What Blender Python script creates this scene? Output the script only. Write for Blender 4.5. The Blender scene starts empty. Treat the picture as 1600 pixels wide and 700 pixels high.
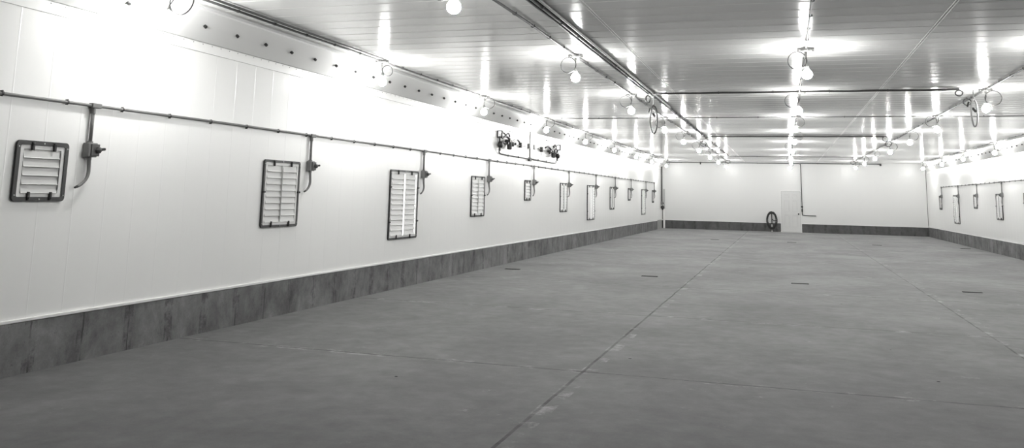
import bpy, bmesh, math, random
from mathutils import Vector, Matrix
random.seed(7)
PI = math.pi
COL = bpy.context.scene.collection

# ---------------------------------------------------------------- camera, world, exposure
scn = bpy.context.scene
F_PX, CX, CY = 1346.9, 800.0, 89.9
YAW, PITCH, ROLL = 0.305254723, 0.157606695, -0.0219558908
cyw, syw, cpt, spt = math.cos(YAW), math.sin(YAW), math.cos(PITCH), math.sin(PITCH)
fw = Vector((-syw*cpt, cyw*cpt, spt)); rt = Vector((cyw, syw, 0)); dn = fw.cross(rt)
cr, sr = math.cos(ROLL), math.sin(ROLL)
rt2 = cr*rt + sr*dn; dn2 = -sr*rt + cr*dn
cam_d = bpy.data.cameras.new('camera'); cam = bpy.data.objects.new('camera', cam_d); COL.objects.link(cam)
cam.matrix_world = Matrix(((rt2.x, -dn2.x, -fw.x, 0), (rt2.y, -dn2.y, -fw.y, 0), (rt2.z, -dn2.z, -fw.z, 1.5), (0, 0, 0, 1)))
cam_d.sensor_fit = 'HORIZONTAL'; cam_d.sensor_width = 36.0
cam_d.lens = F_PX/1600*36.0
cam_d.shift_x = (800-CX)/1600; cam_d.shift_y = (CY-350)/1600
cam_d.clip_start = 0.05; cam_d.clip_end = 200
scn.camera = cam
w = bpy.data.worlds.new('world'); scn.world = w; w.use_nodes = True
w.node_tree.nodes['Background'].inputs[0].default_value = (0.5, 0.5, 0.5, 1)
w.node_tree.nodes['Background'].inputs[1].default_value = 0.05
scn.view_settings.view_transform = 'Standard'; scn.view_settings.look = 'None'
scn.view_settings.gamma = 1.0; scn.view_settings.use_curve_mapping = False
scn.view_settings.exposure = 0.0
BULB = 405.0           # bulb radiance
DAY = 1.6              # daylight showing through the tall shutters
scn.cycles.max_bounces = 10; scn.cycles.diffuse_bounces = 6; scn.cycles.glossy_bounces = 5
scn.cycles.sample_clamp_indirect = 12; scn.cycles.use_denoising = True
scn.cycles.caustics_reflective = False

# ---------------------------------------------------------------- sizes
XL, XR, YF, YB, ZC = -5.85, 6.33, 44.4, -12.0, 3.34
CURB = 0.405
PITCH_RIB = 0.366

# ---------------------------------------------------------------- materials
def mat(name, v, rough=0.5, metal=0.0, spec=0.5, coat=0.0, emit=0.0):
    m = bpy.data.materials.new(name); m.use_nodes = True
    b = m.node_tree.nodes['Principled BSDF']
    b.inputs['Base Color'].default_value = (v, v, v*0.985, 1)
    b.inputs['Roughness'].default_value = rough; b.inputs['Metallic'].default_value = metal
    b.inputs['Specular IOR Level'].default_value = spec; b.inputs['Coat Weight'].default_value = coat
    b.inputs['Coat Roughness'].default_value = 0.1
    if emit:
        b.inputs['Emission Color'].default_value = (1, 1, 0.985, 1); b.inputs['Emission Strength'].default_value = emit
    return m
class NT:
    def __init__(s, m): s.t = m.node_tree; s.n = s.t.nodes; s.l = s.t.links; s.b = s.n['Principled BSDF']
    def new(s, typ, **k):
        n = s.n.new(typ)
        for a, v in k.items():
            if a.startswith('i_'):
                key = a[2:]; key = int(key) if key.isdigit() else key.replace('_', ' ')
                n.inputs[key].default_value = v
            else: setattr(n, a, v)
        return n
    def math(s, op, a, b=None, clamp=False):
        n = s.n.new('ShaderNodeMath'); n.operation = op; n.use_clamp = clamp
        for i, v in enumerate((a, b)):
            if v is None: continue
            if isinstance(v, (int, float)): n.inputs[i].default_value = v
            else: s.l.new(v, n.inputs[i])
        return n.outputs[0]
    def noise(s, scale, vscale=(1, 1, 1), detail=4, rough=0.55, loc=(0, 0, 0), dist=0.0):
        tc = s.new('ShaderNodeTexCoord'); mp = s.new('ShaderNodeMapping')
        mp.inputs['Scale'].default_value = vscale; mp.inputs['Location'].default_value = loc
        s.l.new(tc.outputs['Object'], mp.inputs['Vector'])
        n = s.new('ShaderNodeTexNoise'); n.inputs['Scale'].default_value = scale; n.inputs['Detail'].default_value = detail
        n.inputs['Roughness'].default_value = rough; n.inputs['Distortion'].default_value = dist
        s.l.new(mp.outputs[0], n.inputs['Vector']); return n.outputs['Fac']
    def ramp(s, x, stops):
        r = s.new('ShaderNodeValToRGB'); e = r.color_ramp.elements
        while len(e) > len(stops): e.remove(e[-1])
        while len(e) < len(stops): e.new(1)
        for el, (p, v) in zip(e, stops): el.position = p; el.color = (v, v, v, 1)
        s.l.new(x, r.inputs[0]); return r.outputs[0]
    def xyz(s):
        tc = s.new('ShaderNodeTexCoord'); sp = s.new('ShaderNodeSeparateXYZ'); s.l.new(tc.outputs['Object'], sp.inputs[0]); return sp.outputs
    def bump(s, h, strength=0.2, dist=0.01):
        b = s.new('ShaderNodeBump'); b.inputs['Strength'].default_value = strength; b.inputs['Distance'].default_value = dist
        s.l.new(h, b.inputs['Height']); s.l.new(b.outputs[0], s.b.inputs['Normal']); return b

def panel_mat(name, v, rough, axis_scale, bs, spec=0.5):
    m = mat(name, v, rough, spec=spec); t = NT(m)
    n = t.noise(1.0, axis_scale, 2, 0.5)
    t.bump(n, bs, 0.004)
    return m
M_WALL = panel_mat('white_wall_panel', 0.88, 0.26, (1, 9, 0.35), 0.2)
M_CEIL = panel_mat('white_ceiling_panel', 0.93, 0.105, (0.3, 7, 1), 0.3, spec=0.5)
M_TRIMW = mat('white_trim', 0.82, 0.35)
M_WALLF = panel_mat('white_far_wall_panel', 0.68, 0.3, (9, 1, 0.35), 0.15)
M_SOFFIT = mat('soffit_panel', 0.72, 0.35)
M_BLACK = mat('black_gasket', 0.012, 0.45)
M_STEEL = mat('screw_steel', 0.45, 0.3, 1.0)
M_PVC = mat('grey_pvc', 0.18, 0.5, spec=0.3)
M_PVCM = mat('mid_grey_pvc', 0.085, 0.5, spec=0.3)
M_PVCD = mat('dark_grey_pvc', 0.05, 0.5, spec=0.3)
M_PVCL = mat('light_grey_pvc', 0.30, 0.45)
M_CORD = mat('dark_cord', 0.02, 0.5)
M_SHUT = mat('white_shutter', 0.62, 0.4)
M_SHUTF = mat('white_shutter_frame', 0.74, 0.4)
M_DAY = mat('daylight_slit', 0.9, 0.5, emit=DAY)
M_DOOR = mat('door_paint', 0.60, 0.4)
M_BULB = mat('lit_bulb', 0.9, 0.4, emit=BULB)
M_SOCK = mat('socket_grey', 0.22, 0.5)
M_DARKM = mat('dark_metal', 0.03, 0.4, 0.4)
M_HOSE = mat('black_hose', 0.015, 0.4)
M_GRATE = mat('cast_iron', 0.01, 0.9, spec=0.05)
M_PLATE = mat('white_plate', 0.75, 0.3)

def concrete_floor():
    m = mat('concrete_floor', 0.25, 0.5); t = NT(m)
    a = t.noise(0.5, (1.0, 0.9, 1), 6, 0.6, dist=0.5)
    b = t.noise(5.0, (1, 1, 1), 6, 0.65, loc=(3, 8, 0))
    c = t.noise(70, (1, 1, 1), 3, 0.7)
    d = t.noise(1.3, (1, 0.8, 1), 5, 0.7, loc=(20, 1, 0), dist=1.0)
    mix = t.math('ADD', t.math('MULTIPLY', a, 0.5), t.math('MULTIPLY', b, 0.24))
    mix = t.math('ADD', mix, t.math('MULTIPLY', c, 0.10)); mix = t.math('ADD', mix, t.math('MULTIPLY', d, 0.16))
    col = t.ramp(mix, [(0.38, 0.040), (0.50, 0.066), (0.62, 0.105)])
    x, y, z = t.xyz()
    # saw cuts: two along the room, cross cuts each 3.85 m
    def line(v, at, hw):
        return t.math('LESS_THAN', t.math('ABSOLUTE', t.math('SUBTRACT', v, at)), hw)
    wob = t.math('MULTIPLY', t.math('SUBTRACT', t.noise(1.2, (1, 1, 1), 2), 0.5), 0.03)
    xw = t.math('ADD', x, wob); yw = t.math('ADD', y, wob)
    l1 = line(xw, -1.70, 0.013); l2 = line(xw, 2.24, 0.011)
    per = t.math('ABSOLUTE', t.math('SUBTRACT', t.math('MODULO', t.math('ADD', yw, 3.85*2-7.63+1.925+3.85*2), 3.85), 1.925))
    l3 = t.math('LESS_THAN', per, 0.012)
    wear = t.ramp(t.noise(1.9, (1, 1, 1), 4, 0.7, loc=(4, 4, 0)), [(0.35, 0.25), (0.65, 0.8)])
    cut = t.math('MULTIPLY', t.math('MAXIMUM', t.math('MAXIMUM', t.math('MULTIPLY', l1, 0.9), t.math('MULTIPLY', l2, 0.7)), l3), wear)
    # pale lime deposits beside the cuts
    near = t.math('LESS_THAN', t.math('MINIMUM', t.math('MINIMUM', t.math('ABSOLUTE', t.math('SUBTRACT', xw, -1.66)), t.math('ABSOLUTE', t.math('SUBTRACT', xw, 2.30))), per), 0.07)
    spot = t.ramp(t.noise(2.6, (1, 1, 1), 5, 0.75, loc=(5, 5, 5)), [(0.53, 0.0), (0.66, 1.0)])
    pale = t.math('MULTIPLY', t.math('MULTIPLY', near, spot), 0.45)
    # small scuffs and dark specks
    sc = t.ramp(t.noise(3.1, (1, 1, 1), 6, 0.8, loc=(9, 2, 1)), [(0.64, 0.0), (0.76, 0.7)])
    pale = t.math('MAXIMUM', pale, t.math('MULTIPLY', sc, 0.6))
    vo = t.new('ShaderNodeTexVoronoi'); vo.inputs['Scale'].default_value = 1.1
    tc = t.new('ShaderNodeTexCoord'); t.l.new(tc.outputs['Object'], vo.inputs['Vector'])
    speck = t.math('LESS_THAN', vo.outputs['Distance'], 0.018)
    mx = t.new('ShaderNodeMix', data_type='RGBA'); t.l.new(pale, mx.inputs[0]); t.l.new(col, mx.inputs[6]); mx.inputs[7].default_value = (0.32, 0.32, 0.315, 1)
    m2 = t.new('ShaderNodeMix', data_type='RGBA'); t.l.new(t.math('MULTIPLY', t.math('MAXIMUM', cut, speck), 0.85), m2.inputs[0]); t.l.new(mx.outputs[2], m2.inputs[6]); m2.inputs[7].default_value = (0.015, 0.015, 0.015, 1)
    t.l.new(m2.outputs[2], t.b.inputs['Base Color'])
    t.l.new(t.ramp(a, [(0.3, 0.68), (0.7, 0.8)]), t.b.inputs['Roughness'])
    h = t.math('SUBTRACT', t.math('MULTIPLY', b, 0.4), cut)
    t.bump(h, 0.25, 0.004)
    t.b.inputs['Specular IOR Level'].default_value = 0.3
    t.b.inputs['Sheen Roughness'].default_value = 0.27
    keep = t.math('SUBTRACT', 1.0, t.math('MAXIMUM', cut, speck))
    t.l.new(t.math('MULTIPLY', t.math('ADD', t.ramp(mix, [(0.38, 0.28), (0.62, 0.52)]), t.math('MULTIPLY', pale, 0.6)), keep), t.b.inputs['Sheen Weight'])
    t.l.new(t.math('MULTIPLY', keep, 0.3), t.b.inputs['Specular IOR Level'])
    return m
M_FLOOR = concrete_floor()

def concrete_curb(name, along, lo, hi):
    m = mat(name, 0.15, 0.75, spec=0.25); t = NT(m)
    sc = (1, 1, 0.75)
    a = t.noise(1.7, sc, 5, 0.6, dist=0.8); b = t.noise(7, sc, 6, 0.7, loc=(2, 3, 4)); c = t.noise(60, (1, 1, 1), 2)
    mix = t.math('ADD', t.math('MULTIPLY', a, 0.55), t.math('MULTIPLY', b, 0.35)); mix = t.math('ADD', mix, t.math('MULTIPLY', c, 0.1))
    col = t.ramp(mix, [(0.33, lo), (0.5, (lo+hi)/2), (0.66, hi)])
    xyz = t.xyz(); v = xyz[1] if along == 'y' else xyz[0]
    wob = t.math('MULTIPLY', t.math('SUBTRACT', t.noise(3, (1, 1, 1), 3), 0.5), 0.05)
    per = t.math('ABSOLUTE', t.math('SUBTRACT', t.math('MODULO', t.math('ADD', t.math('ADD', v, wob), 20.14), 0.557), 0.2785))
    brk = t.ramp(t.noise(4, (1, 1, 1), 4, loc=(7, 1, 2)), [(0.42, 0.15), (0.58, 1.0)])
    ln = t.math('MULTIPLY', t.math('LESS_THAN', per, 0.009), brk)
    wide = t.math('MULTIPLY', t.math('LESS_THAN', per, 0.06), t.ramp(t.noise(5, (1, 1, 1), 6, 0.8, loc=(1, 7, 2)), [(0.46, 0.0), (0.60, 0.8)]))
    pit = t.ramp(t.noise(16, (1, 1, 1), 3, 0.7, loc=(1, 1, 9)), [(0.68, 0.0), (0.74, 0.7)])
    dark = t.math('MAXIMUM', t.math('MAXIMUM', ln, wide), pit)
    m2 = t.new('ShaderNodeMix', data_type='RGBA'); t.l.new(t.math('MULTIPLY', dark, 0.75), m2.inputs[0]); t.l.new(col, m2.inputs[6]); m2.inputs[7].default_value = (0.025, 0.025, 0.025, 1)
    t.l.new(m2.outputs[2], t.b.inputs['Base Color'])
    t.bump(t.math('SUBTRACT', b, t.math('MULTIPLY', dark, 0.8)), 0.4, 0.006)
    return m
M_CURB = concrete_curb('concrete_curb', 'y', 0.055, 0.25)
M_CURBF = concrete_curb('concrete_curb_far', 'x', 0.055, 0.12)
M_CURBL = mat('pale_concrete', 0.30, 0.7)

# ---------------------------------------------------------------- mesh helpers
def link(name, bm, m, parent=None, smooth=False):
    me = bpy.data.meshes.new(name); bmesh.ops.recalc_face_normals(bm, faces=bm.faces); bm.to_mesh(me); bm.free()
    o = bpy.data.objects.new(name, me); COL.objects.link(o)
    if m: me.materials.append(m)
    if smooth:
        for p in me.polygons: p.use_smooth = True
    if parent: o.parent = parent
    return o
def box(bm, x0, x1, y0, y1, z0, z1, bev=0.0):
    r = bmesh.ops.create_cube(bm, size=1.0)
    for v in r['verts']:
        v.co = Vector((x0+(v.co.x+0.5)*(x1-x0), y0+(v.co.y+0.5)*(y1-y0), z0+(v.co.z+0.5)*(z1-z0)))
    if bev:
        es = list({e for v in r['verts'] for e in v.link_edges})
        bmesh.ops.bevel(bm, geom=es, offset=bev, segments=2, affect='EDGES', profile=0.5)
    return r['verts']
def frames(pts, closed=False):
    n = len(pts); T = []
    for i in range(n):
        a = pts[(i-1) % n] if (closed or i > 0) else pts[i]
        b = pts[(i+1) % n] if (closed or i < n-1) else pts[i]
        T.append((b-a).normalized())
    up = Vector((0, 0, 1)) if abs(T[0].z) < 0.9 else Vector((1, 0, 0))
    u = (up - T[0]*up.dot(T[0])).normalized(); out = []
    for t in T:
        u = u - t*u.dot(t)
        u = u.normalized() if u.length > 1e-6 else t.orthogonal().normalized()
        out.append((u.copy(), t.cross(u)))
    return out
def tube(bm, pts, r, seg=8, closed=False, r1=None):
    pts = [Vector(p) for p in pts]; fr = frames(pts, closed); rings = []
    n = len(pts)
    for i, (p, (u, v)) in enumerate(zip(pts, fr)):
        rr = r if r1 is None else r + (r1-r)*i/(n-1)
        rings.append([bm.verts.new(p + rr*(math.cos(2*PI*k/seg)*u + math.sin(2*PI*k/seg)*v)) for k in range(seg)])
    m = n if closed else n-1
    for i in range(m):
        A, B = rings[i], rings[(i+1) % n]
        for k in range(seg): bm.faces.new((A[k], A[(k+1) % seg], B[(k+1) % seg], B[k]))
    if not closed:
        bm.faces.new(rings[0][::-1]); bm.faces.new(rings[-1])
def cyl(bm, a, b, r, seg=12, r1=None): tube(bm, [a, b], r, seg, r1=r1)
def lathe(bm, prof, c, seg=16, axis='z'):
    rings = []
    for r, h in prof:
        ring = []
        for k in range(seg):
            a = 2*PI*k/seg
            if axis == 'z': p = Vector((c[0]+r*math.cos(a), c[1]+r*math.sin(a), c[2]+h))
            elif axis == 'x': p = Vector((c[0]+h, c[1]+r*math.cos(a), c[2]+r*math.sin(a)))
            else: p = Vector((c[0]+r*math.cos(a), c[1]+h, c[2]+r*math.sin(a)))
            ring.append(bm.verts.new(p))
        rings.append(ring)
    for A, B in zip(rings, rings[1:]):
        for k in range(seg): bm.faces.new((A[k], A[(k+1) % seg], B[(k+1) % seg], B[k]))
    bm.faces.new(rings[0]); bm.faces.new(rings[-1][::-1])
def smoothpath(P, n=6):
    P = [Vector(p) for p in P]; Q = [P[0]] + P + [P[-1]]; out = []
    for i in range(1, len(Q)-2):
        p0, p1, p2, p3 = Q[i-1], Q[i], Q[i+1], Q[i+2]
        for k in range(n):
            t = k/n
            out.append(0.5*((2*p1)+(p2-p0)*t+(2*p0-5*p1+4*p2-p3)*t*t+(3*p1-p0-3*p2+p3)*t**3))
    out.append(P[-1]); return out
def struct(o): o['kind'] = 'structure'; return o
def thing(name, label, cat, loc=(0, 0, 0), group=None):
    o = bpy.data.objects.new(name, None); COL.objects.link(o); o.location = loc; o.empty_display_size = 0.1
    o['label'] = label; o['category'] = cat
    if group: o['group'] = group
    return o
def dup(o, parent=None, loc=None):
    c = o.copy(); COL.objects.link(c)
    if parent is not None: c.parent = parent
    if loc is not None: c.location = loc
    for ch in list(o.children): dup(ch, c)
    return c

# ---------------------------------------------------------------- setting
bm = bmesh.new(); box(bm, XL-0.3, XR+0.3, YB, YF+0.3, -0.2, 0.0); struct(link('floor', bm, M_FLOOR))

# ribbed cladding: flat pans with a narrow half-round rib every 0.366 m
def rib_profile(s0, s1, phase, pitch=PITCH_RIB, hw=0.0085, hgt=0.003, n=8):
    out = [(s0, 0.0)]; k = math.ceil((s0+0.05-phase)/pitch)
    while phase + k*pitch < s1-0.05:
        c = phase + k*pitch
        out.append((c-hw-0.004, 0.0))
        for i in range(n+1):
            u = -1+2*i/n; out.append((c+hw*u, hgt*(1+math.cos(PI*u))/2))
        out.append((c+hw+0.004, 0.0)); k += 1
    out.append((s1, 0.0)); return out
def ribbed(name, prof, f, g, back, m):
    bm = bmesh.new(); A = [bm.verts.new(f(s, h)) for s, h in prof]; B = [bm.verts.new(g(s, h)) for s, h in prof]
    for i in range(len(prof)-1): bm.faces.new((A[i], A[i+1], B[i+1], B[i]))
    me_faces = None
    # solid slab behind the sheet
    s0, s1 = prof[0][0], prof[-1][0]
    bmesh.ops.recalc_face_normals(bm, faces=bm.faces)
    c = [bm.verts.new(q(s, -back)) for q in (f, g) for s in (s0, s1)]
    bm.faces.new((c[0], c[1], c[3], c[2]))
    bm.faces.new((A[0], B[0], c[2], c[0])); bm.faces.new((A[-1], c[1], c[3], B[-1]))
    bm.faces.new(A+[c[1], c[0]]); bm.faces.new(B+[c[3], c[2]])
    o = link(name, bm, m)
    for p in o.data.polygons: p.use_smooth = len(p.vertices) == 4
    o.data.set_sharp_from_angle(angle=math.radians(50))
    return struct(o)
ribbed('ceiling', rib_profile(YB, YF, 9.41), lambda s, h: (XL-0.05, s, ZC-h), lambda s, h: (XR+0.05, s, ZC-h), 0.15, M_CEIL)
WL, WR = XL-0.015, XR+0.015
ribbed('wall_left', rib_profile(YB, YF, 7.91, hw=0.009, hgt=0.0012), lambda s, h: (WL+h, s, CURB-0.02), lambda s, h: (WL+h, s, ZC), 0.2, M_WALL)
ribbed('wall_right', rib_profile(YB, YF, 7.91, hw=0.009, hgt=0.0012), lambda s, h: (WR-h, s, CURB-0.02), lambda s, h: (WR-h, s, ZC), 0.2, M_WALL)
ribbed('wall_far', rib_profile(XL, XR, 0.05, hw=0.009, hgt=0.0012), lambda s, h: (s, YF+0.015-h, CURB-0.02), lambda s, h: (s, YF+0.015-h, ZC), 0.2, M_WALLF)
ribbed('wall_back', rib_profile(XL, XR, 0.05, hw=0.009, hgt=0.0012), lambda s, h: (s, YB+h, 0.0), lambda s, h: (s, YB+h, ZC), 0.2, M_WALL)

# concrete footing walls
def curb(name, b, m):
    bm = bmesh.new(); box(bm, *b, bev=0.006); return struct(link(name, bm, m))
curb('baseboard_left', (XL-0.2, XL, YB, 42.42, -0.01, CURB), M_CURB)
curb('baseboard_left_end', (XL-0.2, XL+0.012, 42.43, 43.98, -0.01, CURB+0.03), M_CURBL).name = 'trim_1'
curb('baseboard_right', (XR, XR+0.2, YB, YF, -0.01, CURB+0.015), M_CURB)
curb('baseboard_far', (XL+0.01, -0.17, YF, YF+0.2, -0.01, CURB), M_CURBF)
curb('baseboard_far', (0.80, XR-0.002, YF, YF+0.2, -0.01, CURB), M_CURBF)
# white edge trim over the footing
def trim(name, b, m=M_TRIMW, parent=None):
    bm = bmesh.new(); box(bm, *b, bev=min(0.003, 0.3*min(b[1]-b[0], b[3]-b[2], b[5]-b[4]))); return struct(link(name, bm, m, parent))
trim('trim_2', (WL-0.01, XL+0.006, YB, YF, CURB+0.004, CURB+0.028))
trim('trim_3', (XR-0.006, WR+0.01, YB, YF, CURB+0.019, CURB+0.043))
trim('trim_4', (XL+0.02, -0.17, YF-0.006, YF+0.02, CURB+0.002, CURB+0.024))
trim('trim_5', (0.80, XR-0.02, YF-0.006, YF+0.02, CURB+0.002, CURB+0.024))
# ceiling lap seams
for i, x in enumerate((-1.80, 1.56)):
    bm = bmesh.new()
    for dx in (-0.014, 0.014):
        tube(bm, [(x+dx, y, ZC-0.001) for y in (YB+0.02, 20, YF-0.02)], 0.003, 6)
    struct(link('trim_%d' % (6+i), bm, M_TRIMW, smooth=True))

# eave soffits with flashing, screws and bolts
def soffit(side, idx):
    s = 1 if side == 'left' else -1
    X = WL if side == 'left' else WR
    zl = 3.03 if side == 'left' else 2.98
    w_ = 0.27
    y0, y1 = YB+0.01, YF-0.4
    bm = bmesh.new()
    prof = [(0, zl), (0.012*s, zl-0.004), (0.028*s, zl), (w_*s, ZC-0.035), (w_*s, ZC), (0, ZC)]
    if side == 'left':
        prof = [(0, zl), (0.012, zl-0.004), (0.028, zl), (w_-0.015, ZC-0.05), (w_-0.015, ZC-0.03), (w_+0.03, ZC-0.022), (w_+0.03, ZC), (0, ZC)]
    else:
        prof = [(0, zl), (-0.012, zl-0.004), (-0.028, zl), (-w_+0.015, ZC-0.05), (-w_+0.015, ZC-0.03), (-w_-0.03, ZC-0.022), (-w_-0.03, ZC), (0, ZC)]
    A = [bm.verts.new((X+a, y0, z)) for a, z in prof]; B = [bm.verts.new((X+a, y1, z)) for a, z in prof]
    n = len(prof)
    for i in range(n): bm.faces.new((A[i], A[(i+1) % n], B[(i+1) % n], B[i]))
    bm.faces.new(A); bm.faces.new(B[::-1])
    o = struct(link('trim_%d' % idx, bm, M_SOFFIT))
    fl = trim('flashing', (min(X, X+0.012*s), max(X, X+0.012*s), y0, y1, zl-0.11, zl-0.006), M_TRIMW, o)
    sl = Vector((-(ZC-0.05-zl), 0, (w_-0.043))) ; 
    dx, dz = (w_-0.043), (ZC-0.05-zl)
    L = math.hypot(dx, dz); nx, nz = dz/L*s, -dx/L
    t_ = 0.53
    px, pz = X+(0.028+dx*t_)*s, zl+dz*t_
    first = None
    k = 0
    while 5.2+k*0.558 < y1-0.4:
        y = 5.227+k*0.558; k += 1
        if first is None:
            bm = bmesh.new(); tube(bm, [(0, 0, 0), (nx*0.012, 0, nz*0.012), (nx*0.013, 0, nz*0.013), (nx*0.03, 0, nz*0.03)], 0.018, 6)
            first = link('bolt', bm, M_DARKM, o); first.location = (px, y, pz); b0 = first
        else:
            c = b0.copy(); COL.objects.link(c); c.parent = o; c.location = (px, y, pz)
    # screw heads along the flashing as one row
    bm = bmesh.new(); y = 5.0
    while y < 24:
        p = Vector((X+0.012*s, y, zl-0.022)); tube(bm, [p, p+Vector((0.004*s, 0, 0))], 0.006, 6); y += 0.155
    link('screw_row', bm, M_STEEL, o)['kind'] = 'stuff'
    return o
soffit('left', 8); soffit('right', 9)
# joint cover crossing the left soffit, running down the wall
bm = bmesh.new()
prof = [(0.29, ZC-0.002), (0.29, ZC-0.06), (0.26, ZC-0.078), (0.055, 3.015), (0.045, 2.97), (0.045, 2.38), (-0.002, 2.38), (-0.002, 2.97), (0.0, 3.03), (0.22, ZC-0.002)]
A = [bm.verts.new((WL+a, 20.22, z)) for a, z in prof]; B = [bm.verts.new((WL+a, 20.60, z)) for a, z in prof]
for i in range(len(prof)): j = (i+1) % len(prof); bm.faces.new((A[i], A[j], B[j], B[i]))
bm.faces.new(A); bm.faces.new(B[::-1]); struct(link('trim_10', bm, M_TRIMW))
# corner posts at the far end of the left wall
trim('trim_11', (XL+0.03, XL+0.12, YF-0.05, YF+0.01, 0.0, 0.95), M_TRIMW)
trim('trim_12', (XL+0.04, XL+0.12, YF-0.045, YF+0.01, 0.96, 1.95), mat('grey_strip', 0.42, 0.4))

# door in the far wall
DX0, DX1, DZ = -0.14, 0.765, 1.945
d = thing('door_1', '', '', (0, YF, 0)); del d['label']; del d['category']; struct(d)
bm = bmesh.new()
box(bm, DX0-0.03, DX0, -0.015, 0.1, 0.0, DZ+0.03, 0.003); box(bm, DX1, DX1+0.03, -0.015, 0.1, 0.0, DZ+0.03, 0.003); box(bm, DX0, DX1, -0.015, 0.1, DZ, DZ+0.03, 0.003)
box(bm, DX0-0.03, DX1+0.03, -0.02, 0.15, 0.0, 0.02, 0.003)
link('door_frame', bm, M_TRIMW, d)
bm = bmesh.new(); box(bm, DX0+0.008, DX1-0.008, 0.0, 0.08, 0.03, DZ-0.008, 0.003)
def door_panel(x0, x1, z0, z1):
    # raised panel: a recess ring reads as a moulding
    for (a, b, c, e) in ((x0, x1, z0, z0+0.012), (x0, x1, z1-0.012, z1), (x0, x0+0.012, z0, z1), (x1-0.012, x1, z0, z1)):
        box(bm, a, b, -0.016, 0.002, c, e, 0.003)
    box(bm, x0+0.035, x1-0.035, -0.006, 0.002, z0+0.035, z1-0.035, 0.004)
W_ = DX1-DX0
for a, b in ((0.16, 0.43), (0.57, 0.84)):
    x0, x1 = DX0+a*W_, DX0+b*W_
    door_panel(x0, x1, 1.63, 1.81); door_panel(x0, x1, 0.98, 1.52); door_panel(x0, x1, 0.24, 0.82)
leaf = link('door_leaf', bm, M_DOOR, d)
bm = bmesh.new()
for q in ((DX0, DX0+0.009, 0.02, DZ), (DX1-0.009, DX1, 0.02, DZ), (DX0, DX1, DZ-0.009, DZ), (DX0, DX1, 0.02, 0.031)): box(bm, q[0], q[1], 0.001, 0.02, q[2], q[3])
link('door_gap_shade', bm, M_PVC, d)  # dark strips standing in for the shade in the gap round the leaf
bm = bmesh.new(); lathe(bm, [(0.034, 0), (0.034, -0.008), (0.012, -0.012), (0.012, -0.035), (0.03, -0.045), (0.033, -0.06), (0.02, -0.075), (0.004, -0.077)], (0.655, 0.0, 0.87), 14, 'y')
link('door_knob', bm, M_DARKM, leaf, True)
for z in (0.33, 1.02, 1.72):
    bm = bmesh.new(); cyl(bm, (DX0+0.004, -0.008, z-0.05), (DX0+0.004, -0.008, z+0.05), 0.009, 8); link('hinge', bm, M_STEEL, leaf)

# ---------------------------------------------------------------- conduits
ROWX = {'left eave': -5.35, 'second': -2.56, 'middle': 0.30, 'fourth': 3.12, 'right eave': 5.93}
FY = [2.1, 6.5, 10.9, 15.3, 19.8, 24.1, 28.5, 33.0, 37.35, 42.1]
R = 0.014
def clamp_mesh(axis, R_, up):
    """a strap ring round the pipe with a small bolted foot; pipe along +y (axis 'y') or x, foot towards 'up'"""
    bm = bmesh.new(); d = Vector((0, 1, 0)) if axis == 'y' else (Vector((1, 0, 0)) if axis == 'x' else Vector((0, 0, 1)))
    tube(bm, [d*-0.008, d*0.008], R_*1.28, 10)
    u = Vector(up); sd = d.cross(u)
    h = R_+0.006
    for s in (-1, 1):
        p = sd*s*(R_*1.35)
        tube(bm, [p, p+u*h], 0.0045, 6)
        tube(bm, [p-u*0.008, p], 0.006, 6)
    me = bpy.data.meshes.new('clamp'); bm.to_mesh(me); bm.free(); me.materials.append(M_PVCD); return me
CL = {}
def add_clamps(parent, pts, axis, R_, up):
    key = (axis, R_, up)
    if key not in CL: CL[key] = clamp_mesh(axis, R_, up)
    for p in pts[:98]:
        o = bpy.data.objects.new('clamp', CL[key]); COL.objects.link(o); o.parent = parent; o.location = p
def conduit(name, label, cat, paths, r, m, clamps, axis, up, group=None):
    t = thing(name, label, cat, (0, 0, 0), group)
    for P in paths:
        bm = bmesh.new(); tube(bm, P, r, 10); link('pipe', bm, m, t, True)
    add_clamps(t, clamps, axis, r, up); return t
ZP = ZC-0.026
SK = {}
def rowpts(x, y0, y1, skip=0.16, step=0.68):
    out = []; y = y0
    while y < y1:
        if all(abs(y-f) > skip for f in FY): out.append((x, y, ZP))
        y += step
    return out
def straight(x, y0, y1, z, n=14, wob=0.006):
    return [(x+random.uniform(-wob, wob), y0+(y1-y0)*i/n, z+random.uniform(-wob*0.4, wob*0.4)) for i in range(n+1)]
for nm, x in ROWX.items():
    y0 = 0.5
    ends = [y0]+FY
    paths = [straight(x, a+0.11, b-0.11, ZP, 4) for a, b in zip(ends, ends[1:])]
    lab = {'left eave': 'double grey conduit along the ceiling edge above the left wall, carrying the first lamp row',
           'second': 'single grey ceiling conduit carrying the lamps left of the twin pipes',
           'middle': 'pale ceiling conduit down the middle of the room carrying the central lamps',
           'fourth': 'grey ceiling conduit carrying the lamp row to the right of the door',
           'right eave': 'grey conduit along the ceiling edge above the right wall'}[nm]
    mm = M_PVC if nm in ('middle', 'right eave') else M_PVCM
    if nm == 'left eave': paths.append(straight(x+0.10, y0, 10.7, ZP, 8))
    conduit('lighting_conduit', lab, 'conduit', paths, R if nm != 'middle' else 0.010, mm, rowpts(x, y0+0.2, 42), 'y', (0, 0, 1), 'lighting conduits on the ceiling')
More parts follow.
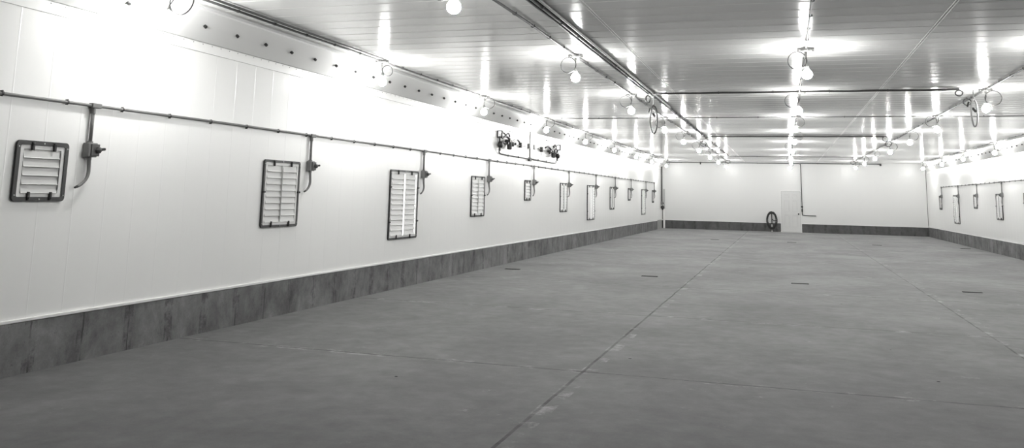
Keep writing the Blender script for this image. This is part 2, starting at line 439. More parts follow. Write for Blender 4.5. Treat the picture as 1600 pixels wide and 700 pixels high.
# twin service pipes between the second and middle lamp rows
t = thing('service_pipe_run', 'dark bundled pipes running down the ceiling, thickest run left of the middle lamps', 'pipe', (0, 0, 0))
for x, y1, r_, m in ((-2.20, 26.0, 0.021, M_PVCD), (-2.255, 15.2, 0.015, M_PVC), (-2.15, 17.5, 0.015, M_PVCL), (-2.20, 38.1, 0.010, M_PVC)):
    bm = bmesh.new(); y0 = 0.5 if r_ > 0.012 else 26.0
    tube(bm, straight(x, y0, y1, ZC-0.025, 12, 0.004), r_, 10); link('pipe', bm, m, t, True)
add_clamps(t, [(-2.20, 0.9+0.78*k, ZC-0.026) for k in range(48)], 'y', 0.021, (0, 0, 1))
# cross conduits
def cross(y, x0, x1, r_, m, lab, z=ZC-0.024):
    n = 12; P = [(x0+(x1-x0)*i/n, y+random.uniform(-.008, .008), z+random.uniform(-.003, .003)) for i in range(n+1)]
    return conduit('cross_conduit', lab, 'conduit', [P], r_, m, [(x, y, z) for x in [x0+0.25+0.9*k for k in range(int((x1-x0)/0.9))]], 'x', (0, 0, 1), 'conduits crossing the ceiling')
cross(15.2, -2.18, 2.72, 0.017, M_PVCD, 'nearest dark conduit crossing the ceiling, from the thick pipes to a dangling ring')
cross(19.93, -5.25, 5.85, 0.013, M_PVC, 'long thin conduit crossing the whole ceiling, second from the camera')
cross(26.0, -2.05, 2.70, 0.020, M_PVCD, 'dark conduit crossing the middle of the ceiling, third from the camera')
cross(38.1, -2.18, 2.78, 0.018, M_PVC, 'last ceiling cross conduit, just before the far wall')
t = conduit('wall_top_conduit', 'dark conduit along the top of the far wall, turning down beside the door', 'conduit',
    [[(XL+0.12, YF-0.03, ZC-0.05)]+[(x, YF-0.03, ZC-0.05) for x in (-4, -2, 0.1)]+smoothpath([(0.70, YF-0.03, ZC-0.05), (0.79, YF-0.03, ZC-0.07), (0.815, YF-0.03, ZC-0.16)], 5)+smoothpath([(0.825, YF-0.03, 0.95), (0.835, YF-0.03, 0.86), (0.90, YF-0.03, 0.82), (1.45, YF-0.03, 0.80)], 5),
     [(0.80, YF-0.03, ZC-0.045), (3, YF-0.03, ZC-0.045), (4.4, YF-0.03, ZC-0.045)]], 0.018, M_PVCD,
    [(x, YF-0.03, ZC-0.05) for x in (-4.9, -3.95, -2.5, -1.2, 1.6, 2.7, 4.3)], 'x', (0, 1, 0))
bm = bmesh.new(); box(bm, -3.98, -3.92, YF-0.06, YF-0.01, ZC-0.14, ZC-0.02, 0.005); box(bm, 4.36, 4.44, YF-0.06, YF-0.01, ZC-0.13, ZC-0.02, 0.005); link('junction_fitting', bm, M_PVCD, t)
bm = bmesh.new(); lathe(bm, [(0.045, 0), (0.05, -0.03), (0.035, -0.05), (0.01, -0.06)], (0.825, YF-0.005, 1.22), 12, 'y'); box(bm, 0.79, 0.86, YF-0.055, YF-0.003, 0.98, 1.12, 0.006); link('valve_fitting', bm, M_PVCD, t)

# ---------------------------------------------------------------- wall conduit, drops
def wall_conduit(side, xw, y0, y1, drops, label):
    s = 1 if side == 'left' else -1
    x = xw + s*0.026; z = 2.20
    n = 24; P = [(x, y0+(y1-y0)*i/n, z+random.uniform(-.006, .006)) for i in range(n+1)]
    t = thing('wall_conduit', label, 'conduit')
    bm = bmesh.new(); tube(bm, P, R, 10); link('pipe', bm, M_PVC, t, True)
    cl = []; y = y0+0.3
    while y < y1: 
        if all(abs(y-d) > 0.12 for d in drops): cl.append((x, y, z))
        y += 0.655
    add_clamps(t, cl, 'y', R, (-s, 0, 0)); return t
# drop proto: tee, riser, outlet box, cable tail. Local frame: wall plane x=0, +x into the room, tail swings to -y
def make_drop(last=False):
    t = thing('drop_switch', 'x', 'outlet box')
    bm = bmesh.new(); box(bm, 0.002, 0.052, -0.035, 0.075, 2.178, 2.222, 0.006); cyl(bm, (0.026, 0, 2.18), (0.026, 0, 2.13), 0.021, 10); link('tee_fitting', bm, M_PVC, t)
    bm = bmesh.new(); cyl(bm, (0.026, 0, 2.19), (0.026, 0, 1.86), 0.0155, 10); link('riser_pipe', bm, M_PVC, t, True)
    bm = bmesh.new(); box(bm, 0.0, 0.07, -0.055, 0.05, 1.745, 1.87, 0.008); cyl(bm, (0.026, 0, 1.86), (0.026, 0, 1.885), 0.024, 10)
    cyl(bm, (0.03, 0, 1.76), (0.03, 0, 1.72), 0.021, 10); bx = link('switch_box', bm, M_PVC, t)
    bm = bmesh.new(); box(bm, 0.066, 0.080, -0.03, 0.065, 1.755, 1.86, 0.004); lathe(bm, [(0.030, 0), (0.030, 0.02), (0.018, 0.035), (0.006, 0.04)], (0.078, 0.04, 1.808), 6, 'x'); link('box_cover', bm, M_PVCM, bx)
    bm = bmesh.new(); tube(bm, [(0.10, 0.035, 1.81), (0.115, 0.075, 1.818), (0.118, 0.085, 1.818)], 0.012, 8); link('switch_lever', bm, M_DARKM, bx)
    bm = bmesh.new(); tube(bm, smoothpath([(0.03, 0, 1.73), (0.035, 0.002, 1.66), (0.045, -0.008, 1.60), (0.05, -0.035, 1.55), (0.05, -0.085, 1.505), (0.05, -0.125, 1.488)], 5), 0.018, 10, r1=0.012); link('cable_tail', bm, M_PVC, t, True)
    bm = bmesh.new(); cyl(bm, (0.05, -0.120, 1.489), (0.05, -0.150, 1.478), 0.013, 8, 0.009); link('cable_end', bm, M_DARKM, t)
    return t
LD = [6.185, 9.945, 13.67, 17.12, 20.54, 24.22, 27.97, 31.37, 34.85, 38.77, 41.38]
RD = [40.32, 36.65, 33.30, 29.70, 26.0]
ORD = ['nearest', 'second', 'third', 'fourth', 'fifth', 'sixth', 'seventh', 'eighth', 'ninth', 'tenth', 'farthest']
wall_conduit('left', WL, 1.0, 41.38, LD, 'thin grey conduit strapped level along the left wall above the shutters')
wall_conduit('right', WR, 12.0, 40.32, RD, 'thin grey conduit strapped along the right wall above the shutters')
dp = make_drop()
for i, y in enumerate(LD):
    o = dp if i == 0 else dup(dp)
    o.location = (WL, y, 0); o['group'] = 'drop switches on the left wall'
    o['label'] = 'grey outlet box on a drop pipe, %s from the camera along the left wall' % ORD[i]
RO = ['farthest', 'second farthest', 'third farthest', 'fourth farthest', 'nearest visible']
dr = dup(dp); dr.scale = (-1, 1, 1)
for i, y in enumerate(RD[:4]+[26.55-0.5][:0]):
    o = dr if i == 0 else dup(dr)
    o.location = (WR, y, 0); o['group'] = 'drop switches on the right wall'
    o['label'] = 'grey outlet box on a drop pipe on the right wall, %s' % RO[i]

# ---------------------------------------------------------------- louvred shutters
def rrect(hy, hz, r, n=5):
    out = []
    for cy_, cz, a0 in ((hy-r, hz-r, 0), (-(hy-r), hz-r, PI/2), (-(hy-r), -(hz-r), PI), (hy-r, -(hz-r), 3*PI/2)):
        for k in range(n+1):
            a = a0+PI/2*k/n; out.append((cy_+r*math.cos(a), cz+r*math.sin(a)))
    return out
def ring_prism(bm, outer, inner, x0, x1):
    O0 = [bm.verts.new((x0, a, b)) for a, b in outer]; O1 = [bm.verts.new((x1, a, b)) for a, b in outer]
    I0 = [bm.verts.new((x0, a, b)) for a, b in inner]; I1 = [bm.verts.new((x1, a, b)) for a, b in inner]
    n = len(outer)
    for i in range(n):
        j = (i+1) % n
        bm.faces.new((O0[i], O0[j], O1[j], O1[i])); bm.faces.new((I0[i], I1[i], I1[j], I0[j]))
        bm.faces.new((O1[i], O1[j], I1[j], I1[i])); bm.faces.new((O0[i], I0[i], I0[j], O0[j]))
def make_shutter(wd, ht, cols, rows, side_clips, lit):
    t = thing('louvered_shutter', 'x', 'wall shutter')
    hy, hz = wd/2, ht/2; fb = 0.036 if cols == 1 else 0.03
    bm = bmesh.new(); ring_prism(bm, rrect(hy, hz, 0.035), rrect(hy-fb, hz-fb, 0.014), 0.0, 0.022); g = link('gasket_frame', bm, M_BLACK, t)
    # bolts on the gasket
    bm = bmesh.new()
    for a, b in ((hy-fb/2, hz-0.05), (-hy+fb/2, hz-0.05), (hy-fb/2, -hz+0.05), (-hy+fb/2, -hz+0.05), (0, hz-fb/2), (0, -hz+fb/2)): cyl(bm, (0.02, a, b), (0.026, a, b), 0.006, 6)
    sc = link('frame_screw', bm, M_STEEL, g)
    iy, iz = hy-fb-0.038, hz-fb-0.032
    bm = bmesh.new(); ring_prism(bm, rrect(hy-fb+0.004, hz-fb+0.004, 0.012), rrect(iy, iz, 0.004), 0.002, 0.014); link('shutter_frame', bm, M_SHUTF, t)
    bm = bmesh.new(); box(bm, 0.001, 0.003, -iy, iy, -iz, iz); link('backing_panel', bm, M_SHUTF, t)
    mw = 0.016 if cols == 2 else 0.0
    spans = [(-iy+0.004, iy-0.014)] if cols == 1 else [(-iy+0.003, -mw/2-0.012), (mw/2+0.012, iy-0.010)]
    if lit: spans = [(-iy+0.003, -0.045), (0.045, iy-0.03)]
    dz = 2*iz/rows
    for a, b in spans:
        bm = bmesh.new()
        for k in range(rows):
            z1 = iz-k*dz-0.002; z0 = iz-(k+1)*dz-0.003
            P = [(0.004, z1), (0.0195, z0+0.009), (0.024, z0+0.003), (0.0215, z0), (0.016, z0+0.006), (0.003, z1-0.004)]
            A = [bm.verts.new((x, a, z)) for x, z in P]; B = [bm.verts.new((x, b, z)) for x, z in P]
            for i in range(6): j = (i+1) % 6; bm.faces.new((A[i], A[j], B[j], B[i]))
            bm.faces.new(A); bm.faces.new(B[::-1])
        link('louver_bank', bm, M_SHUT, t)
    if cols == 2:
        if lit:
            bm = bmesh.new(); box(bm, 0.004, 0.012, -0.022, 0.022, -iz, iz); link('daylight_gap', bm, M_DAY, t)
            bm = bmesh.new(); box(bm, 0.004, 0.010, iy-0.022, iy-0.006, -iz, iz); link('daylight_gap', bm, M_DAY, t)
            bm = bmesh.new(); box(bm, 0.004, 0.019, -0.043, -0.030, -iz, iz, 0.002); box(bm, 0.004, 0.019, 0.030, 0.043, -iz, iz, 0.002); link('mullion', bm, M_SHUTF, t)
        else:
            bm = bmesh.new(); box(bm, 0.004, 0.027, -mw/2, mw/2, -iz, iz, 0.002); link('mullion', bm, M_SHUTF, t)
            bm = bmesh.new(); cyl(bm, (0.029, -mw/2-0.002, -iz+0.03), (0.029, -mw/2-0.002, iz-0.03), 0.003, 6); link('tilt_rod', bm, M_PVCL, t)
    else:
        bm = bmesh.new(); cyl(bm, (0.018, iy-0.008, -iz+0.03), (0.018, iy-0.008, iz-0.02), 0.005, 6); link('tilt_rod', bm, M_PVC, t)
    # retaining clips
    cb = bmesh.new(); box(cb, 0.014, 0.034, -0.012, 0.012, -0.034, 0.034, 0.005); cyl(cb, (0.034, 0, 0.016), (0.040, 0, 0.016), 0.007, 8)
    c0 = link('clip', cb, M_BLACK, t)
    cs = 0.21*wd if cols == 1 else 0.24*wd
    ends = [(cs, hz-fb-0.008, 0), (-cs, hz-fb-0.008, 0), (cs, -hz+fb+0.008, PI), (-cs, -hz+fb+0.008, PI)]
    ends += [(sgn*(hy-fb/2), z, sgn*PI/2*-1) for sgn in (1, -1) for z in side_clips]
    for i, (a, b, rot) in enumerate(ends):
        c = c0 if i == 0 else c0.copy()
        if i: COL.objects.link(c); c.parent = t
        c.location = (0, a, b); c.rotation_euler = (rot, 0, 0)
        if i > 3: c.scale = (1, 1, 0.75)
    return t
SH = {'s': make_shutter(0.53, 0.49, 1, 5, [], False), 'm': make_shutter(0.80, 0.80, 2, 9, [0.02], False), 't': make_shutter(1.09, 1.09, 2, 12, [0.27, -0.27], True), 'e': None}
KIND = {'s': 'small squarish white louvered shutter', 'm': 'medium white louvered shutter', 't': 'tall white louvered shutter with daylight slit'}
LWIN = [(5.695, 's'), (9.32, 'm'), (12.94, 't'), (16.50, 'm'), (20.06, 's'), (23.64, 'm'), (27.25, 't'), (30.83, 'm'), (34.45, 's'), (38.10, 't'), (41.07, 's')]
used = set()
WHERE = ['nearest the camera', 'second from the camera', 'third from the camera', 'fourth from the camera, left of the wall motors', 'below the wall motors', 'sixth from the camera', 'seventh from the camera', 'eighth from the camera', 'ninth from the camera', 'tenth from the camera', 'last before the far corner']
for i, (y, k) in enumerate(LWIN):
    o = SH[k] if k not in used else dup(SH[k]); used.add(k)
    zc = 1.85-{'s': 0.49, 'm': 0.80, 't': 1.09}[k]/2
    o.location = (WL+0.001, y, zc); o['group'] = 'shutters along the left wall'
    if i == 10: o.scale = (1, 1.0, 1.2); o.location.z = 1.552; o.location.y = 41.03
    o['label'] = '%s, left wall, %s' % (KIND[k], WHERE[i])
WHR = ['last before the far corner', 'second from the far corner', 'third from the far corner', 'fourth from the far corner', 'at the right edge of the photo']
for i, (y, k) in enumerate([(40.75, 's'), (37.25, 't'), (33.70, 's'), (30.20, 'm'), (26.72, 't')]):
    o = dup(SH[k]); o.location = (WR-0.001, y, 1.85-{'s': 0.49, 'm': 0.80, 't': 1.09}[k]/2); o.scale = (-1, 1, 1)
    if i == 0: o.scale = (-1, 1.05, 1.2); o.location.z = 1.552
    o['group'] = 'shutters along the right wall'
    o['label'] = '%s, right wall, %s' % (KIND[k], WHR[i])

# ---------------------------------------------------------------- bulbs on looped cords
BOXM = {}
def lamp(x, y, side, label, group, ring=0.10, ringc=(-0.13, -0.22), cord_dx=-0.03, bz=3.035, rot=0.0, open_=0.0):
    """box on the ceiling, cord with one coiled turn, socket, bulb. side: which side the turn hangs (+1 right, -1 left)"""
    t = thing('pendant_bulb', label, 'lamp', (x, y, ZC), group); t.rotation_euler = (0, 0, rot)
    b = bz-ZC
    if 'box' not in BOXM:
        bm = bmesh.new(); lathe(bm, [(0.058, -0.006), (0.062, -0.012), (0.062, -0.040), (0.050, -0.052), (0.02, -0.054)], (0, 0, 0), 8)
        box(bm, -0.022, 0.022, -0.105, 0.105, -0.046, -0.008, 0.006); box(bm, -0.098, 0.098, -0.020, 0.020, -0.036, -0.006, 0.006)
        for m_ in (-1, 1): cyl(bm, (0.085*m_, 0, -0.006), (0.085*m_, 0, -0.048), 0.017, 8)
        o = link('junction_box', bm, M_PVC, t); BOXM['box'] = o.data
        bm = bmesh.new(); cyl(bm, (0, 0, -0.05), (0, 0, -0.078), 0.017, 8); cyl(bm, (0, 0, -0.075), (0, 0, -0.10), 0.011, 8); o2 = link('cable_gland', bm, M_PVC, t); BOXM['gland'] = o2.data
        bm = bmesh.new(); lathe(bm, [(0.008, 0.105), (0.014, 0.095), (0.017, 0.075), (0.024, 0.066), (0.026, 0.036), (0.022, 0.030)], (0, 0, 0), 12); o3 = link('lamp_socket', bm, M_SOCK, t, True); BOXM['socket'] = o3.data
        bm = bmesh.new(); lathe(bm, [(0.014, 0.036), (0.020, 0.028), (0.040, 0.012), (0.055, -0.010), (0.060, -0.034), (0.055, -0.060), (0.040, -0.080), (0.018, -0.091), (0.004, -0.093)], (0, 0, 0), 14); o4 = link('bulb', bm, M_BULB, t, True); BOXM['bulb'] = o4.data
    else:
        for nm in ('box', 'gland', 'socket', 'bulb'):
            o = bpy.data.objects.new({'box': 'junction_box', 'gland': 'cable_gland', 'socket': 'lamp_socket', 'bulb': 'bulb'}[nm], BOXM[nm]); COL.objects.link(o); o.parent = t
            if nm == 'socket': o3 = o
            if nm == 'bulb': o4 = o
    dx = cord_dx
    for o in (o3, o4): o.location = (dx, 0, b+0.01)
    top = b+0.01+0.10
    # cord: down, one coil turn, into the socket
    rc = ring; cx_, cz_ = side*(rc*0.98)+dx, top+0.02+rc*0.15
    P = [Vector((0, 0, -0.09)), Vector((0.004, 0, -0.13)), Vector((dx*0.4, 0, (top-0.13)/2))]
    a0 = 0 if side < 0 else PI
    ph = -0.35
    for k in range(15):
        a = (2*PI*k/15)
        ang = (0+ph - a) if side < 0 else (PI-ph + a)
        P.append(Vector((cx_+rc*math.cos(ang), 0.014*(k/14-0.5), cz_+rc*math.sin(ang))))
    P.append(Vector((dx, 0.0, top+0.01))); P.append(Vector((dx, 0, top-0.01)))
    bm = bmesh.new(); tube(bm, smoothpath(P, 3), 0.0062, 6); link('cord', bm, M_CORD, t, True)
    return t
PL = {'left eave': 'above the left wall', 'second': 'in the row left of the thick pipes', 'middle': 'in the central row', 'fourth': 'in the row right of the door', 'right eave': 'above the right wall'}
CNT = ['just behind the camera', 'nearest', 'second', 'third', 'fourth', 'fifth', 'sixth', 'seventh', 'eighth', 'farthest']
SIDE = {'left eave': [1]*10, 'second': [-1]*10, 'middle': [-1, -1, -1, -1, 1, 1, -1, 1, -1, 1], 'fourth': [1, 1, 1, 1, -1, 1, 1, 1, 1, 1], 'right eave': [1]*10}
for rn, x in ROWX.items():
    for i, y in enumerate(FY):
        if (i == 0 and rn != 'left eave') or (i == 1 and rn in ('fourth', 'right eave')): continue
        vis = not (i == 1 and rn in ('middle', 'fourth', 'right eave')) and not (rn == 'right eave' and i < 6) and not (rn == 'fourth' and i < 3)
        lab = ''
        fst = {'left eave': 1, 'second': 1, 'middle': 2, 'fourth': 3, 'right eave': 6}[rn]
        k = i-fst
        word = ['nearest', 'second nearest', 'third nearest', 'fourth nearest', 'fifth nearest', 'sixth nearest', 'seventh nearest', 'eighth nearest', 'ninth nearest'][k] if k >= 0 else 'out of view overhead'
        if i == 9: word = 'farthest'
        lab = 'bare bulb on looped cord, %s %s' % (word, PL[rn])
        rr = random.Random(i*13+int(x*10))
        rg = rr.uniform(0.10, 0.118); bz = 3.035+rr.uniform(-0.01, 0.02)
        if rn == 'left eave' and i == 1: rg = 0.14
        if rn == 'left eave' and i == 2: rg = 0.075
        if i > 6: rg *= 0.8
        lamp(x, y, SIDE[rn][i], lab, 'bare bulbs '+PL[rn], ring=rg, cord_dx=rr.uniform(-0.035, 0.015), bz=bz, rot=rr.uniform(-0.15, 0.15) + (0.0 if rn != 'left eave' or i != 2 else 0.9))

# ---------------------------------------------------------------- dangling rings and hose loops
def ringobj(name, label, cat, c, ry, rz, r, m, ax='x', turns=1, rot=0.0, lean=0.0, stem=None, group=None):
    bm = bmesh.new(); n = 20; P = []
    for k in range(n*turns + (1 if turns > 1 else 0)):
        a = 2*PI*k/n; off = 0.012*(k/n - turns/2) if turns > 1 else 0
        P.append(Vector((ry*math.cos(a), off, rz*math.sin(a))))
    tube(bm, P, r, 8, closed=(turns == 1))
    if stem: tube(bm, smoothpath([Vector((ry*0.3, 0, rz*0.95)), Vector((stem[0]*0.6, 0, (rz+stem[1])/2)), Vector((stem[0], 0, stem[1]))], 4), r*0.9, 8)
    o = link(name, bm, m, None, True); o.location = c; o.rotation_euler = (0, lean, rot)
    o['label'] = label; o['category'] = cat
    if group: o['group'] = group
    return o
ringobj('cable_ring', 'small dark cable loop hanging where the nearest cross conduit meets the thick pipes', 'cable', (-2.25, 15.2, 3.22), 0.075, 0.065, 0.009, M_CORD, rot=1.2, turns=2, stem=(0.0, 0.095))
ringobj('cable_ring', 'small dark cable ring at the right end of the nearest cross conduit', 'cable', (2.70, 15.1, 3.245), 0.055, 0.045, 0.008, M_CORD, rot=0.1, turns=2, stem=(0.0, 0.075))
ringobj('cable_ring', 'dark cable ring on the right-hand lighting conduit beside the hanging hose', 'cable', (3.05, 16.4, 3.24), 0.06, 0.055, 0.008, M_CORD, rot=0.0, turns=2, stem=(0.0, 0.075))
ringobj('cable_ring', 'thick dark cable ring on the lighting conduit left of the middle, mid room', 'cable', (-2.42, 28.2, 3.24), 0.09, 0.08, 0.012, M_CORD, turns=2, stem=(0.0, 0.08))
ringobj('cable_ring', 'thick dark cable ring on the lighting conduit right of the door, mid room', 'cable', (3.02, 28.0, 3.24), 0.085, 0.08, 0.012, M_CORD, turns=2, stem=(0.0, 0.08))
ringobj('cable_ring', 'cable ring at the right end of the third cross conduit', 'cable', (2.72, 25.9, 3.245), 0.07, 0.065, 0.009, M_CORD, turns=2, stem=(0.0, 0.075))
ringobj('cable_ring', 'tiny cable ring at the far left end above the far wall conduit', 'cable', (-2.44, 41.5, 3.23), 0.09, 0.08, 0.011, M_CORD, turns=2, stem=(0.0, 0.09))
ringobj('cable_ring', 'tiny cable ring at the far right end above the far wall conduit', 'cable', (2.98, 41.4, 3.23), 0.09, 0.08, 0.011, M_CORD, turns=2, stem=(0.0, 0.09))
ringobj('cable_ring', 'pale cable ring at the right end of the last cross conduit', 'cable', (2.80, 38.0, 3.25), 0.07, 0.06, 0.008, M_PVC, turns=2, stem=(0.0, 0.07))
def hose_loop(label, x, y, z0, m, wd=0.065, ht=0.25):
    t = thing('hanging_hose_loop', label, 'hose', (x, y, z0))
    bm = bmesh.new(); P = []
    for k in range(3*18+1):
        a = 2*PI*k/18+PI/2; q = 1+0.06*math.sin(k*1.7)
        P.append(Vector((wd*q*math.cos(a), 0.02*(k/27-1), -ht+ht*math.sin(a))))
    tube(bm, P, 0.011, 8); link('hose', bm, m, t, True)
    bm = bmesh.new(); cyl(bm, (-0.07, 0, -0.04), (-0.095, 0, -0.12), 0.016, 8); cyl(bm, (-0.02, 0.02, -0.14), (0.02, -0.01, -0.20), 0.02, 8); link('coupling', bm, M_DARKM, t)
    bm = bmesh.new(); cyl(bm, (0, 0, 0.0), (0, 0, ZC-z0-0.03), 0.010, 8); cyl(bm, (0, 0, -0.02), (0, 0, 0.03), 0.018, 8); link('drop_pipe', bm, M_PVC, t)
    return t
hose_loop('dark hose coil hanging from the ceiling beside the thick pipes', -2.17, 15.35, 3.12, M_HOSE)
h2 = hose_loop('pale hose loop hanging from the ceiling near the right-hand lamps', 2.93, 15.25, 3.16, M_PVCL, 0.045, 0.22)

# ---------------------------------------------------------------- motor units high on the left wall
def motor_unit(y, label, mir):
    """pipework and motor on a pale mounting plate; y grows into the room depth"""
    t = thing('wall_motor_unit', label, 'machine', (WL, y, 0))
    s = mir
    bm = bmesh.new(); box(bm, 0.002, 0.012, min(0, s*1.5), max(0, s*1.5), 2.50, 2.93, 0.003); link('mounting_plate', bm, M_PLATE, t)
    bm = bmesh.new()
    y0 = -0.05*s
    # upright bracket with open rectangular window
    for (a, b, c, e) in ((0.0, 0.03, 2.72, 2.86), (0.10, 0.13, 2.72, 2.86), (0.0, 0.13, 2.835, 2.86), (0.0, 0.13, 2.70, 2.73)):
        box(bm, a, b, y0-0.02, y0+0.02, c, e, 0.004)
    box(bm, 0.0, 0.03, y0-0.02, y0+s*0.25+0.03, 2.70, 2.72, 0.004) if s > 0 else box(bm, 0.0, 0.03, y0-0.27, y0+0.02, 2.70, 2.72, 0.004)
    link('bracket', bm, M_DARKM, t)
    bm = bmesh.new(); box(bm, 0.03, 0.07, y0-0.03+0.05*s, y0+0.03+0.05*s, 2.42, 2.70, 0.008); lathe(bm, [(0.03, 0), (0.07, 0.02), (0.075, 0.05), (0.07, 0.09), (0.03, 0.11)], (0.01, y0+0.05*s, 2.56), 12, 'x'); link('control_box', bm, M_DARKM, t)
    bm = bmesh.new()
    tube(bm, smoothpath([(0.06, y0+0.2*s, 2.72), (0.08, y0+0.4*s, 2.76), (0.09, y0+0.6*s, 2.72), (0.08, y0+0.85*s, 2.66), (0.07, y0+0.95*s, 2.58)], 5), 0.028, 8)
    tube(bm, smoothpath([(0.06, y0+0.15*s, 2.62), (0.08, y0+0.35*s, 2.61), (0.09, y0+0.55*s, 2.66), (0.10, y0+0.8*s, 2.67), (0.09, y0+1.15*s, 2.74), (0.08, y0+1.4*s, 2.70)], 5), 0.023, 8)
    tube(bm, smoothpath([(0.06, y0+0.2*s, 2.84), (0.08, y0+0.35*s, 2.80), (0.10, y0+0.5*s, 2.83), (0.09, y0+0.62*s, 2.76)], 5), 0.02, 8)
    link('hose', bm, M_HOSE, t, True)
    bm = bmesh.new(); lathe(bm, [(0.02, -0.12), (0.055, -0.11), (0.06, 0.0), (0.055, 0.09), (0.02, 0.10)], (0.09, y0+0.62*s, 2.60), 12); box(bm, 0.02, 0.14, y0+0.55*s-0.05, y0+0.55*s+0.05, 2.64, 2.70, 0.005); link('motor', bm, M_DARKM, t)
    for q in (0.42, 0.82, 1.0):
        bm = bmesh.new(); cyl(bm, (0.03, y0+q*s, 2.60+0.03*q), (0.13, y0+q*s, 2.60+0.03*q), 0.028, 8); link('pipe_union', bm, M_DARKM, t)
    bm = bmesh.new(); box(bm, 0.01, 0.05, y0+s*0.95-0.16, y0+s*0.95+0.16, 2.895, 2.915, 0.003); link('name_tag', bm, M_DARKM, t)
    bm = bmesh.new(); cyl(bm, (0.05, y0+1.35*s, 2.62), (0.05, y0+2.0*s, 2.64), 0.009, 8); box(bm, 0.01, 0.08, y0+1.62*s-0.05, y0+1.62*s+0.05, 2.58, 2.70, 0.004); box(bm, 0.01, 0.07, y0+2.35*s-0.06, y0+2.35*s+0.06, 2.60, 2.72, 0.004); cyl(bm, (0.04, y0+2.0*s, 2.64), (0.04, y0+2.35*s, 2.64), 0.004, 6); link('drive_shaft', bm, M_DARKM, t)
    return t
motor_unit(17.72, 'dark bracket, hoses and motor on a pale plate, left of the white post', 1)
motor_unit(22.72, 'dark bracket, hoses and motor on a pale plate, right of the white post', -1)
t = conduit('u_shaped_conduit', 'dark conduit under both wall motors with a pipe rising beside the white post', 'conduit',
    [smoothpath([(WL+0.03, 17.75, 2.415), (WL+0.03, 17.75, 2.40), (WL+0.03, 17.80, 2.375), (WL+0.03, 17.95, 2.365)], 4)+[(WL+0.03, 19.0, 2.36), (WL+0.03, 20.10, 2.36)]+[(WL+0.03, 21.5, 2.355)]+smoothpath([(WL+0.03, 22.4, 2.35), (WL+0.03, 22.56, 2.355), (WL+0.03, 22.68, 2.38), (WL+0.03, 22.68, 2.415)], 4),
     [(WL+0.03, 20.12, 2.32), (WL+0.03, 20.12, 3.02)]], 0.015, M_PVCD, [(WL+0.03, y, 2.36) for y in (18.4, 19.2, 20.9, 21.7)], 'y', (-1, 0, 0))
bm = bmesh.new(); box(bm, WL+0.005, WL+0.06, 20.05, 20.19, 2.30, 2.39, 0.006); link('tee_fitting', bm, M_PVCD, t)

# ---------------------------------------------------------------- far left corner riser and disconnect
t = thing('corner_riser', 'dark riser pipe with switch in the far left corner', 'conduit', (0, 0, 0))
xc, yc = XL+0.02, 43.86
bm = bmesh.new(); tube(bm, [(xc, yc, 1.30), (xc, yc, 2.3), (xc, yc, ZC-0.06)], 0.026, 8); link('pipe', bm, M_PVCD, t, True)
bm = bmesh.new(); box(bm, xc-0.02, xc+0.07, yc-0.10, yc+0.10, 1.16, 1.32, 0.01); link('switch_box', bm, M_PVC, t)
bm = bmesh.new(); lathe(bm, [(0.03, 0.20), (0.085, 0.16), (0.09, 0.08), (0.05, 0.02), (0.015, -0.03)], (xc+0.05, yc, 0.93), 8); link('plug', bm, M_DARKM, t)
bm = bmesh.new(); box(bm, xc+0.07, xc+0.10, yc-0.03, yc+0.05, 1.20, 1.27, 0.004); link('switch_lever', bm, M_BLACK, t)

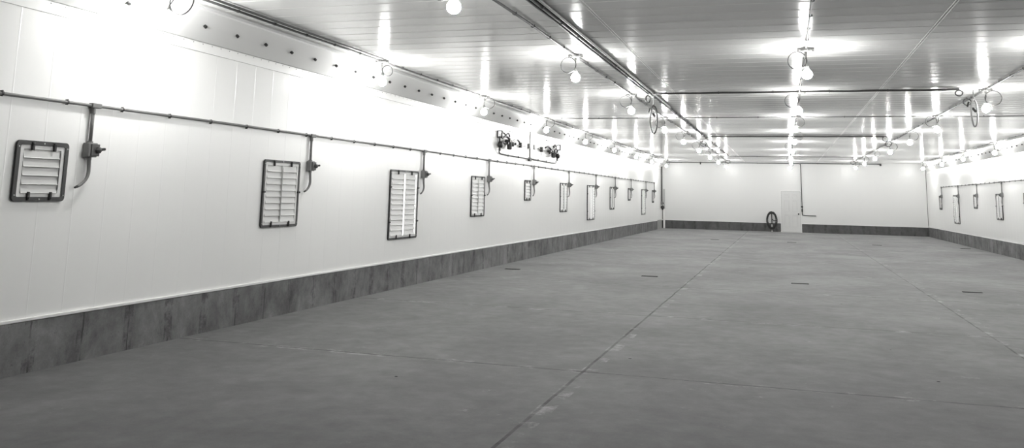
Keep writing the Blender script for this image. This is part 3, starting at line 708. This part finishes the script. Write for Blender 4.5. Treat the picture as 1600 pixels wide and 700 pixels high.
# ---------------------------------------------------------------- hose coil and standpipe by the door
hx, hy_ = -0.585, YF-0.16
t = thing('standpipe', 'thin dark standpipe with white banded foot inside the hose coil left of the door', 'pipe', (hx, hy_, 0))
bm = bmesh.new(); cyl(bm, (0, 0, 0.36), (0, 0, 0.88), 0.022, 10); cyl(bm, (0, 0, 0.86), (0, 0, 0.90), 0.03, 10); cyl(bm, (0, 0, 0.88), (0, 0.15, 0.88), 0.018, 8); link('pipe', bm, M_BLACK, t)
bm = bmesh.new()
for a, b in ((0.0, 0.05), (0.07, 0.13), (0.22, 0.35)): cyl(bm, (0, 0, a), (0, 0, b), 0.028, 10)
link('white_foot', bm, M_PLATE, t)
bm = bmesh.new(); cyl(bm, (0, 0, 0.0), (0, 0, 0.36), 0.020, 10); link('foot_core', bm, M_BLACK, t)
bm = bmesh.new(); tube(bm, smoothpath([(0.0, -0.01, 0.62), (0.06, -0.02, 0.55), (0.14, -0.03, 0.53), (0.24, -0.02, 0.55)], 5), 0.016, 8); link('spout', bm, M_BLACK, t)
bm = bmesh.new(); rr = random.Random(3); P = []
for k in range(8*22):
    a = 2*PI*k/22+PI/2; q = (k//22)
    ry, rz = 0.225+0.036*math.sin(q*2.1+0.4), 0.375+0.045*math.sin(q*1.3+1)
    P.append(Vector((ry*math.cos(a)*(1-0.12*max(0, -math.sin(a))), 0.03*math.sin(q*1.9)-0.02, 0.535+rz*math.sin(a)+0.012*math.cos(q*2.7))))
tube(bm, P, 0.021, 8)
o = link('hose_coil', bm, M_HOSE, None, True); o.location = (hx, hy_-0.05, 0)
o['label'] = 'coil of black hose hung against the far wall left of the door'; o['category'] = 'hose'

# ---------------------------------------------------------------- floor drains
bm = bmesh.new()
dp0 = thing('floor_drain', 'x', 'drain')
box(bm, -0.155, 0.155, -0.048, -0.038, 0.0, 0.006); box(bm, -0.155, 0.155, 0.038, 0.048, 0.0, 0.006); box(bm, -0.155, -0.145, -0.038, 0.038, 0.0, 0.006); box(bm, 0.145, 0.155, -0.038, 0.038, 0.0, 0.006)
link('drain_frame', bm, M_GRATE, dp0)
bm = bmesh.new(); box(bm, -0.145, 0.145, -0.038, 0.038, 0.0005, 0.002)
for k in range(13): x = -0.138+k*0.023; box(bm, x-0.004, x+0.004, -0.038, 0.038, 0.002, 0.006)
link('grate', bm, M_GRATE, dp0)
DR = [(-5.31, 17.2, 'nearer row, beside the left footing'), (-2.51, 17.1, 'nearer row, second from the left wall'), (0.24, 17.1, 'nearer row, below the middle lamps'), (3.07, 17.05, 'nearer row, at the right of the photo'),
      (-2.5, 33.6, 'far row, second from the left wall'), (0.23, 33.55, 'far row, in front of the door'), (3.12, 33.8, 'far row, right of the door'), (5.9, 33.5, 'far row, beside the right footing')]
for i, (x, y, l) in enumerate(DR):
    o = dp0 if i == 0 else dup(dp0); o.location = (x, y, 0.0)
    o['label'] = 'dark slot drain in the floor, ' + l; o['group'] = 'slot drains in the floor'
